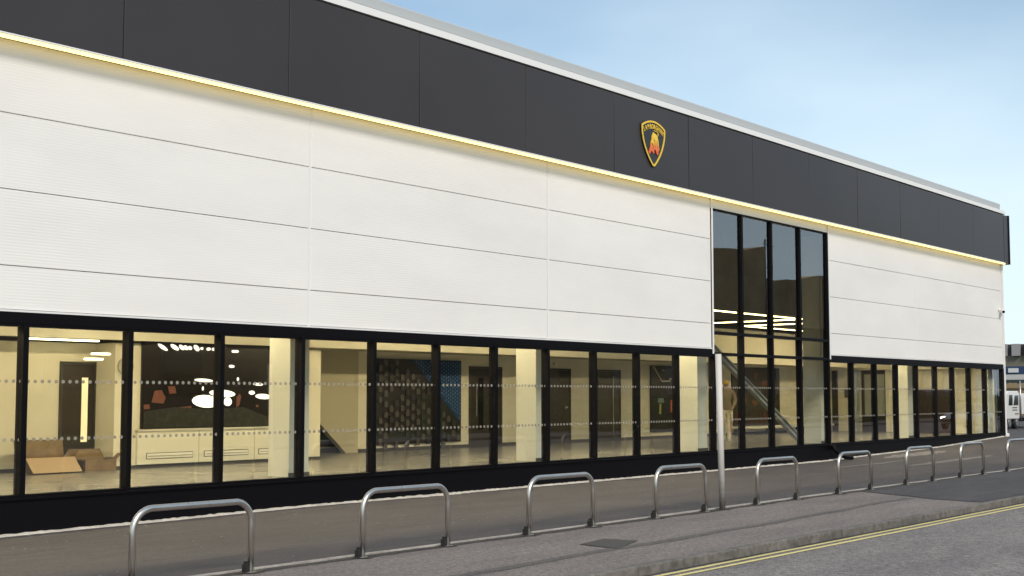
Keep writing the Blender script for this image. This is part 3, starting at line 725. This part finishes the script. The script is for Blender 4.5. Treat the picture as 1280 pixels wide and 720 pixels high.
# dark discs round each hoop foot and the post
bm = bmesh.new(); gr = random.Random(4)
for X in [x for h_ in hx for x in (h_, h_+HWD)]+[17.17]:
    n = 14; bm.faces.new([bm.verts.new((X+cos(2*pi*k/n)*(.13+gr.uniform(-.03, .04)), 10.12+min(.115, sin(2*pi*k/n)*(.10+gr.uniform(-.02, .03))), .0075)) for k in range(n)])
struct('footing_discs', bm, M_darkt)
# leaning white post
Mpost = mat('worn_white_post', (.62, .60, .56), .6)
g = nd(Mpost, 'ShaderNodeNewGeometry'); s = nd(Mpost, 'ShaderNodeSeparateXYZ'); lk(Mpost, g.outputs['Position'], s.inputs[0])
n = noise(Mpost, wcoord(Mpost, (1, 1, .6)), 9, 6, .7)
ad = nd(Mpost, 'ShaderNodeMath', operation='MULTIPLY_ADD'); lk(Mpost, n, ad.inputs[0]); ad.inputs[1].default_value = 1.1; lk(Mpost, s.outputs['Z'], ad.inputs[2])
lk(Mpost, ramp(Mpost, ad.outputs[0], [(.55, (.20, .17, .15)), (1.0, (.42, .40, .37))]), bsdf(Mpost).inputs['Base Color'])
_e = [x_ for x_ in Mpost.node_tree.nodes if x_.type == 'VALTORGB'][0].color_ramp.elements; q_ = _e.new(.8); q_.color = (.36, .34, .31, 1); _e[-1].color = (.54, .52, .49, 1)
bm = bmesh.new(); tube(bm, [(17.17, 10.12, 0), (17.10, 10.12, 2.37)], .047, 18)
o = tag(obj('post', bm, Mpost), 'leaning white metal post without a sign, rust stained near its foot', 'post')

# ------------------------------------------------------------------ camera on the corner
t = thing('security_camera', 'small white security camera on the right corner of the white wall', 'camera', (44.96, D-.02, 4.62))
bm = bmesh.new(); cyl(bm, (44.96, D-.03, 4.7), .05, (0, 1, 0), .04); tube(bm, [(44.96, D-.05, 4.7), (44.98, D-.14, 4.66)], .018, 8); obj('bracket', bm, M_white, t)
bm = bmesh.new(); tube(bm, [(45.13, D-.10, 4.70), (44.85, D-.20, 4.62)], [.05, .055], 14); obj('camera_body', bm, M_white, t)
bm = bmesh.new(); tube(bm, [(44.855, D-.198, 4.621), (44.835, D-.205, 4.616)], .045, 14); obj('lens', bm, M_black, t)

# ------------------------------------------------------------------ person inside
def person(px_, py_, pz):
    V = []; Ed = []; Rr = []
    def v(p, r_, par=None):
        V.append(p); Rr.append(r_); i = len(V)-1
        if par is not None: Ed.append((par, i))
        return i
    # figure faces -X (to the left), local x forward = -1
    pel = v((0, 0, .95), (.13, .16)); w = v((-.02, 0, 1.10), (.125, .15), pel); ch = v((-.03, 0, 1.30), (.14, .19), w); sh = v((-.02, 0, 1.44), (.10, .13), ch)
    nk = v((-.04, 0, 1.53), (.055, .055), sh); hd = v((-.06, 0, 1.62), (.085, .075), nk); ht = v((-.06, 0, 1.70), (.085, .075), hd); 
    for s in (-1, 1):
        a = v((0, s*.19, 1.42), (.075, .075), sh); e = v((.05, s*.25, 1.15), (.06, .06), a)
        wr = v((-.12 if s < 0 else -.16, s*.20, .98), (.04, .04), e); pm = v((-.20 if s < 0 else -.24, s*.18, .95), (.038, .022), wr)
        for k in range(4): 
            q0 = v((-.25, s*.18+(k-1.5)*.018, .925), (.009, .009), pm); v((-.275+.004*abs(k-1.5), s*.18+(k-1.5)*.02, .89), (.008, .008), q0)
        q0 = v((-.20, s*.15, .925), (.01, .01), pm); v((-.225, s*.135, .90), (.009, .009), q0)
    for s, fx_ in ((-1, -.20), (1, .16)):
        hp = v((0, s*.09, .86), (.11, .105), pel); kn = v((fx_*.45-.03, s*.10, .50), (.08, .08), hp); an = v((fx_, s*.10, .11), (.055, .055), kn)
        v((fx_-.17, s*.115, .045), (.045, .04), an)
    me = bpy.data.meshes.new('person'); me.from_pydata(V, Ed, [])
    o = bpy.data.objects.new('tmp', me); C.objects.link(o); md = o.modifiers.new('s', 'SKIN'); Rr = [(a_*1.22, b_*1.15) if 0 <= i_ <= 3 or a_ > .05 and V[i_][2] < 1.45 else (a_, b_) for i_, (a_, b_) in enumerate(Rr)]
    for i, r_ in enumerate(Rr): me.skin_vertices[0].data[i].radius = r_; me.skin_vertices[0].data[i].use_root = (i == 0)
    sb = o.modifiers.new('b', 'SUBSURF'); sb.levels = 2; sb.render_levels = 2
    dg = bpy.context.evaluated_depsgraph_get(); m2 = bpy.data.meshes.new_from_object(o.evaluated_get(dg))
    C.objects.unlink(o); bpy.data.objects.remove(o)
    for m in (mat('olive_jacket', (.30, .24, .15), .85), mat('khaki_cloth', (.80, .74, .52), .9), mat('skin', (.45, .27, .18), .6), mat('white_shoe', (.6, .58, .54), .6)): m2.materials.append(m)
    for p in m2.polygons:
        c = p.center; p.use_smooth = True
        if c.z > 1.50: p.material_index = 2
        elif c.z < .10: p.material_index = 3
        elif abs(c.y) > .13 and c.z < 1.02 and c.x < -.13: p.material_index = 2
        elif c.z < .92: p.material_index = 1
        else: p.material_index = 0
    b_ = bpy.data.objects.new('body', m2); C.objects.link(b_)
    t = thing('person', 'person in olive jacket, khaki trousers and yellow cap walking inside behind the leaning post', 'person', (px_, py_, pz))
    b_.parent = t
    bm = bmesh.new(); bmesh.ops.create_uvsphere(bm, u_segments=20, v_segments=12, radius=.108)
    for q in list(bm.verts):
        if q.co.z < -.01: q.co.z = -.01
    bmesh.ops.scale(bm, vec=(1.08, .92, 1.0), verts=bm.verts); bmesh.ops.translate(bm, vec=(-.06+px_, py_, 1.665+pz), verts=bm.verts)
    box(bm, px_-.23, px_-.15, py_-.06, py_+.06, 1.66+pz, 1.675+pz)
    obj('cap', bm, mat('yellow_cap', (.62, .42, .08), .8), t)
    bm = bmesh.new(); tube(bm, [(px_+.06+.02*0, py_-.10, 1.50+pz), (px_+.10, py_, 1.48+pz), (px_+.06, py_+.10, 1.50+pz), (px_-.06, py_+.09, 1.47+pz), (px_-.10, py_, 1.44+pz), (px_-.06, py_-.09, 1.47+pz), (px_+.06, py_-.10, 1.50+pz)], .045, 10)
    obj('hood', bm, mat('olive_jacket', 0), t)
    bm = bmesh.new()
    for s in (-1, 1):
        c = Vector((px_-.148, py_+s*.03, 1.635+pz)); cyl(bm, c, .009, (1, 0, 0), .01, 8)
    obj('eyes', bm, M_black, t)
    t.rotation_euler = (0, 0, radians(25))
    return t
P = person(32.62, 19.06, ZF+.005)

# ------------------------------------------------------------------ vehicles
Mvw = mat('white_vehicle_paint', (.72, .72, .70), .3, coat=.5); Mvg = mat('vehicle_glass', (.015, .018, .02), .06); Mty = mat('tyre_rubber', (.02, .02, .02), .8); Mrim = mat('wheel_rim', (.45, .45, .46), .3, metal=.9)
def wheel(X, Y, Z, r_, w, t, ):
    bm = bmesh.new(); cyl(bm, (X, Y, Z+r_), r_, (0, 1, 0), w, 28); bevel(bm, .02, 1); o = obj('wheel', bm, Mty, t)
    bm = bmesh.new(); cyl(bm, (X, Y-w/2-.004, Z+r_), r_*.6, (0, 1, 0), .02, 20); cyl(bm, (X, Y+w/2+.004, Z+r_), r_*.6, (0, 1, 0), .02, 20); obj('rim', bm, Mrim, o)
tX, tY, tZ = gnd(1258.5, 537, .31)[0], gnd(1258.5, 537, .31)[1], .314
tX1 = at(1275, 500, tY)[0]
Lc = tX1-tX
t = thing('flatbed_truck', 'small white flatbed truck half hidden behind the right corner of the showroom', 'truck', (tX, tY+.7, tZ))
top = 1.60
x0c, x1c = tX1-2.0, tX1-.1
bm = bmesh.new(); prof = [(x0c, .42), (x1c, .42), (x1c, top-.08), (x1c-.12, top), (x0c+.55, top), (x0c+.30, top-.10), (x0c+.06, .95), (x0c, .80)]
prism_xz(bm, [(x, tZ+z) for x, z in prof], tY, tY+1.45); bevel(bm, .04, 2); obj('cab', bm, Mvw, t)
bm = bmesh.new()
for pts in ([(x1c-.75, 1.0), (x1c-.14, 1.0), (x1c-.14, 1.42), (x1c-.55, 1.42)], [(x1c-1.35, 1.0), (x1c-.85, 1.0), (x1c-.85, 1.44), (x1c-1.25, 1.44)]):
    prism_xz(bm, [(x, tZ+z) for x, z in pts], tY-.008, tY-.001)
obj('side_window', bm, Mvg, t)
bm = bmesh.new()
for x, z, w in ((x1c-.9, .88, .6), (x1c-.9, .78, .6), (x1c-.6, .62, .45)): box(bm, x, x+w, tY-.012, tY-.001, tZ+z, tZ+z+.04)
obj('side_trim', bm, mat('dark_trim', (.05, .05, .05), .5), t)
b = NB(x0c+.2, tX1+3.4, tY+.15, tY+1.3, tZ+.30, tZ+.42); obj('chassis', b, M_black, t)
b = NB(tX1+.05, tX1+3.4, tY-.05, tY+1.5, tZ+.60, tZ+1.50); bevel(b, .03, 1); obj('load_box', b, Mvw, t)
for x in (x0c+.7, x1c-.25, tX1+2.3): 
    for yo in (.12, 1.3): wheel(x, tY+yo, tZ, .29, .18, t)
bm = bmesh.new(); cyl(bm, (tX1-.02, tY-.03, tZ+1.2), .03, (0, 0, 1), 1.7, 8); obj('exhaust_stack', bm, Mrim, t)

def car(X, Y, Z, paint, label, lights=False):
    t = thing('parked_car', label, 'car', (X+2.1, Y, Z))
    st_ = [(0, .42, .66, .72), (.25, .30, .74, .84), (1.0, .26, .90, .88), (1.5, .25, .95, .88), (2.2, .25, .96, .89), (3.2, .25, .96, .89), (3.9, .28, .97, .86), (4.15, .40, .90, .76)]
    bm = bmesh.new(); rings = []
    for x, zb, zt, hw_ in st_:
        sec = [(-hw_*.92, zb), (-hw_, zb+.12), (-hw_, zt-.25), (-hw_*.93, zt-.05), (-hw_*.6, zt), (hw_*.6, zt), (hw_*.93, zt-.05), (hw_, zt-.25), (hw_, zb+.12), (hw_*.92, zb)]
        rings.append([bm.verts.new((X+x, Y+y, Z+z)) for y, z in sec])
    for a_, c_ in zip(rings, rings[1:]):
        for k in range(10): fc = bm.faces.new((a_[k], a_[(k+1) % 10], c_[(k+1) % 10], c_[k])); fc.smooth = True
    bm.faces.new(rings[0]); bm.faces.new(rings[-1][::-1]); obj('body', bm, paint, t)
    bm = bmesh.new(); rings = []
    for x, z, hw_ in ((1.05, .88, .74), (1.75, 1.36, .60), (2.9, 1.42, .60), (3.75, .96, .70)):
        rings.append([bm.verts.new((X+x, Y+y, Z+zz)) for y, zz in ((-.78, .9), (-hw_, z-.03), (-hw_+.08, z), (hw_-.08, z), (hw_, z-.03), (.78, .9))])
    for a_, c_ in zip(rings, rings[1:]):
        for k in range(5): bm.faces.new((a_[k], a_[k+1], c_[k+1], c_[k]))
    obj('greenhouse', bm, Mvg, t)
    obj('roof_panel', NB(X+1.8, X+2.88, Y-.56, Y+.56, Z+1.41, Z+1.44), paint, t)
    for x in (.75, 3.35):
        for s in (-.80, .80): wheel(X+x, Y+s, Z, .31, .2, t)
    ml = mat('headlight_on', (1, 1, 1), .2, emit=(1, .95, .85), estr=14) if lights else mat('headlight_off', (.7, .7, .7), .15)
    for s in (-.62, .62):
        bm = bmesh.new(); bmesh.ops.create_uvsphere(bm, u_segments=14, v_segments=8, radius=1); bmesh.ops.scale(bm, vec=(.07, .17, .08), verts=bm.verts); bmesh.ops.translate(bm, vec=(X+.08, Y+s, Z+.62), verts=bm.verts); obj('headlight', bm, ml, t)
    return t
car(66.5, 5.6, -.1, mat('silver_paint', (.45, .46, .47), .28, metal=.6, coat=.5), 'silver car with lit headlights seen as a reflection in the far right windows', True)

# ------------------------------------------------------------------ buildings beyond the corner
bx, by = 105.0, 33.0
t = thing('distant_warehouse', 'distant flat roofed warehouse with grey ribbed parapet and blue band beyond the corner', 'building', (bx+10, by+5, -.1))
def zpx(y, X=bx, x=1268):
    d = ray(x, y); tt = X/d[0]; return H+d[2]*tt
z0, z1, z2, z3, z4 = zpx(430), zpx(445), zpx(458), zpx(468), zpx(479)
obj('wall', NB(bx, bx+20, by-14, by+45, -.3, z1), mat('olive_brown_wall', (.16, .15, .11), .8), t)
bm = bmesh.new(); bm2 = bmesh.new(); y = by-14
while y < by+45:
    box(bm, bx-.35, bx-.02, y, y+.62, z1+.01, z0); y += 1.02
box(bm2, bx-.0195, bx+.3, by-14, by+45, z1+.01, z0-.02)
obj('ribbed_parapet', bm, mat('grey_rib', (.30, .29, .29), .6), t); obj('parapet_recess', bm2, mat('dark_rib', (.045, .04, .045), .7), t)
obj('blue_band', NB(bx-.12, bx-.01, by-14, by+45, z3, z2), mat('navy_band', (.02, .045, .11), .5), t)
o = obj('sign_panel', NB(bx-.2, bx-.125, at(1269, 460, by)[0]*0+bx*ray(1269, 460)[1]/ray(1269, 460)[0]-.3, bx*ray(1269, 460)[1]/ray(1269, 460)[0]+.5, z3+.15, z2-.15), mat('pale_sign', (.6, .62, .6), .5), t)
obj('white_shopfront', NB(bx-.14, bx-.01, by-14, by+45, z4, z3-.01), mat('off_white', (.50, .50, .47), .6), t)
obj('shop_opening', NB(bx-.2, bx-.142, by-14, by+45, z4, z4+(z3-z4)*.4), Mvg, t)
# timber fence in front of it
fxx = 92.0
t = thing('timber_fence', 'tan timber board fence behind the white truck', 'fence', (fxx, 30, -.1))
zt_ = zpx(479, fxx)
bm = bmesh.new(); y = 14.0; r = random.Random(2)
while y < 55: box(bm, fxx, fxx+.04, y, y+.18, -.3, zt_+r.uniform(-.03, .03)); y += .2
obj('boards', bm, mat('tan_boards', (.30, .22, .12), .8), t)
bm = bmesh.new(); box(bm, fxx-.05, fxx-.002, 14, 55, zt_-.45, zt_-.33); box(bm, fxx-.05, fxx-.002, 14, 55, .8, .9); obj('rail', bm, mat('dark_rail', (.10, .07, .04), .8), t)
# ------------------------------------------------------------------ the far side of the street (seen in the glass)
def rough_brown(name, a, b):
    m = mat(name, a, .85); n = noise(m, wcoord(m), .35, 8, .65); lk(m, ramp(m, n, [(.35, a), (.7, b)]), bsdf(m).inputs['Base Color']); return m
Mroof = rough_brown('rusty_roof', (.34, .22, .11), (.55, .38, .20))
Mbrk = rough_brown('brown_brick', (.12, .085, .06), (.2, .145, .10))
def hall(name, label, xa, xb, ya, yb, pts):
    t = thing(name, label, 'building', ((xa+xb)/2, (ya+yb)/2, -.3))
    obj('wall', NB(xa, xb, ya, yb, -.4, 7.5), Mbrk, t)
    bm = bmesh.new(); prism_xz(bm, [(xa-.4, 7.51)]+pts+[(xb+.4, 7.51)], ya-.3, yb+.4); obj('roof', bm, Mroof, t)
    nw = int((xb-xa)/6)
    for k in range(nw):
        x = xa+3+k*6; w = obj('window', NB(x-1.2, x+1.2, yb+.001, yb+.06, 1.8, 4.2), M_skirt, t); obj('pane', NB(x-1.1, x+1.1, yb+.062, yb+.07, 1.9, 4.1), Mvg, w)
    return t
hall('brick_hall', 'brown hall with a long humped rusty roof reflected in the tall window, left half', 28, 93.5, -34, -20, [(28+65.5*k/20, 8.5+5.3*(k/20)**1.3+.18*sin(k*1.9)) for k in range(21)])
hall('brick_hall', 'lower brown hall with humped roof reflected in the right half of the tall window', 95.5, 150, -36, -21, [(95.5+54.5*k/20, 10.9+2.3*sin(.2+2.4*k/20)+.12*sin(k*2.3)) for k in range(21)])
# street lamp standing in front of the halls, seen as a thin mast in the glass
t = thing('street_lamp', 'thin dark mast rising above the brown roof, reflected in the tall window', 'street lamp', (85, -15, 0))
bm = bmesh.new(); tube(bm, [(85, -15, 0), (85, -15, 13.0)], [.10, .05], 12); obj('mast', bm, M_skirt, t)
bm = bmesh.new(); box(bm, 84.7, 85.5, -15.04, -14.96, 12.9, 12.95); box(bm, 84.95, 85.05, -15.05, -14.95, 13.0, 13.3); obj('lamp_head', bm, M_skirt, t)
# hedge
bm = bmesh.new(); r = random.Random(8)
box(bm, 42, 135, -9.1, -8.3, 0, 1.35)
for i in range(16000):
    x = r.uniform(41.8, 135.2); u = r.random()
    if u < .6: y = -8.25+r.gauss(0, .12); z = r.uniform(.05, 1.6)
    else: y = r.uniform(-9.2, -8.2); z = 1.45+r.gauss(0, .13)+.08*sin(x*1.7)
    a_ = r.uniform(.05, .11); d1_ = Vector((r.uniform(-1, 1), r.uniform(-1, 1), r.uniform(-1, 1))).normalized()*a_; d2_ = d1_.orthogonal().normalized()*a_*.7
    c = Vector((x, y, z)); fc = bm.faces.new([bm.verts.new(c+d) for d in (d1_, d2_, -d1_, -d2_)]); fc.material_index = r.choice((0, 0, 1, 2))
tag(obj('hedge', bm, [mat('hedge_leaf', (.05, .085, .025), .7), mat('hedge_leaf_light', (.09, .13, .035), .7), mat('hedge_leaf_dark', (.025, .045, .015), .7)]), 'long clipped green hedge across the road, reflected in the right windows', 'hedge')
struct('far_verge', NB(-150, 400, -19, -6.0, -.5, -.03), rough_brown('verge_grass', (.05, .06, .025), (.10, .11, .045)))

# ------------------------------------------------------------------ sky, sun, camera
w = bpy.data.worlds.new('World'); sc.world = w; w.use_nodes = True; nt = w.node_tree; bg = nt.nodes['Background']
sky = nt.nodes.new('ShaderNodeTexSky'); sky.sky_type = 'NISHITA'; sky.sun_disc = False
SUN_EL, SUN_AZ = radians(40), radians(214)           # azimuth clockwise from +Y
sky.sun_elevation = SUN_EL; sky.sun_rotation = SUN_AZ; sky.air_density = 1.0; sky.dust_density = 1.0; sky.ozone_density = 1.6
tc = nt.nodes.new('ShaderNodeTexCoord'); mp = nt.nodes.new('ShaderNodeMapping'); mp.inputs['Scale'].default_value = (1.0, 1.0, 2.6)
mp.inputs['Location'].default_value = (.3, 2.1, .0)
nz = nt.nodes.new('ShaderNodeTexNoise'); nz.inputs['Scale'].default_value = 1.9; nz.inputs['Detail'].default_value = 5; nz.inputs['Roughness'].default_value = .5
cr = nt.nodes.new('ShaderNodeValToRGB'); cr.color_ramp.elements[0].position = .30; cr.color_ramp.elements[1].position = .78
cr.color_ramp.elements[0].color = (.12, .12, .12, 1); cr.color_ramp.elements[1].color = (.66, .66, .66, 1)
nt.links.new(tc.outputs['Generated'], mp.inputs[0]); nt.links.new(mp.outputs[0], nz.inputs['Vector']); nt.links.new(nz.outputs['Fac'], cr.inputs[0])
mx = nt.nodes.new('ShaderNodeMix'); mx.data_type = 'RGBA'; sx = nt.nodes.new('ShaderNodeSeparateXYZ'); nt.links.new(tc.outputs['Generated'], sx.inputs[0])
hz = nt.nodes.new('ShaderNodeMapRange'); hz.inputs[1].default_value = .27; hz.inputs[2].default_value = .02; hz.inputs[3].default_value = 0; hz.inputs[4].default_value = .62; nt.links.new(sx.outputs['Z'], hz.inputs[0])
hm = nt.nodes.new('ShaderNodeMath'); hm.operation = 'ADD'; hm.use_clamp = True; nt.links.new(cr.outputs[0], hm.inputs[0]); nt.links.new(hz.outputs[0], hm.inputs[1]); nt.links.new(hm.outputs[0], mx.inputs[0]); tn = nt.nodes.new('ShaderNodeMix'); tn.data_type = 'RGBA'; tn.blend_type = 'MULTIPLY'; tn.inputs[0].default_value = 1; nt.links.new(sky.outputs[0], tn.inputs[6]); tn.inputs[7].default_value = (.97, 1.06, 1.02, 1); nt.links.new(tn.outputs[2], mx.inputs[6]); mx.inputs[7].default_value = (6.5, 7.7, 8.5, 1)
nt.links.new(mx.outputs[2], bg.inputs[0]); bg.inputs[1].default_value = .105
sd = bpy.data.lights.new('sun', 'SUN'); sd.energy = 2.3; sd.angle = radians(14); sd.color = (1, .88, .74)
so = bpy.data.objects.new('sun', sd); C.objects.link(so)
dv = Vector((sin(SUN_AZ)*cos(SUN_EL), cos(SUN_AZ)*cos(SUN_EL), sin(SUN_EL)))
so.rotation_euler = dv.to_track_quat('Z', 'Y').to_euler(); so.location = dv*50
cd = bpy.data.cameras.new('camera'); co = bpy.data.objects.new('camera', cd); C.objects.link(co); sc.camera = co
cd.sensor_width = 36; cd.lens = 36*f/1280; cd.shift_y = 20/1280; cd.clip_end = 4000; cd.clip_start = .05
R3 = Matrix((RT, UP, [-c for c in FW])).transposed(); co.matrix_world = Matrix.Translation((0, 0, H)) @ R3.to_4x4()
sc.view_settings.view_transform = 'Standard'; sc.view_settings.look = 'None'; sc.view_settings.gamma = 1; sc.view_settings.exposure = 0.34
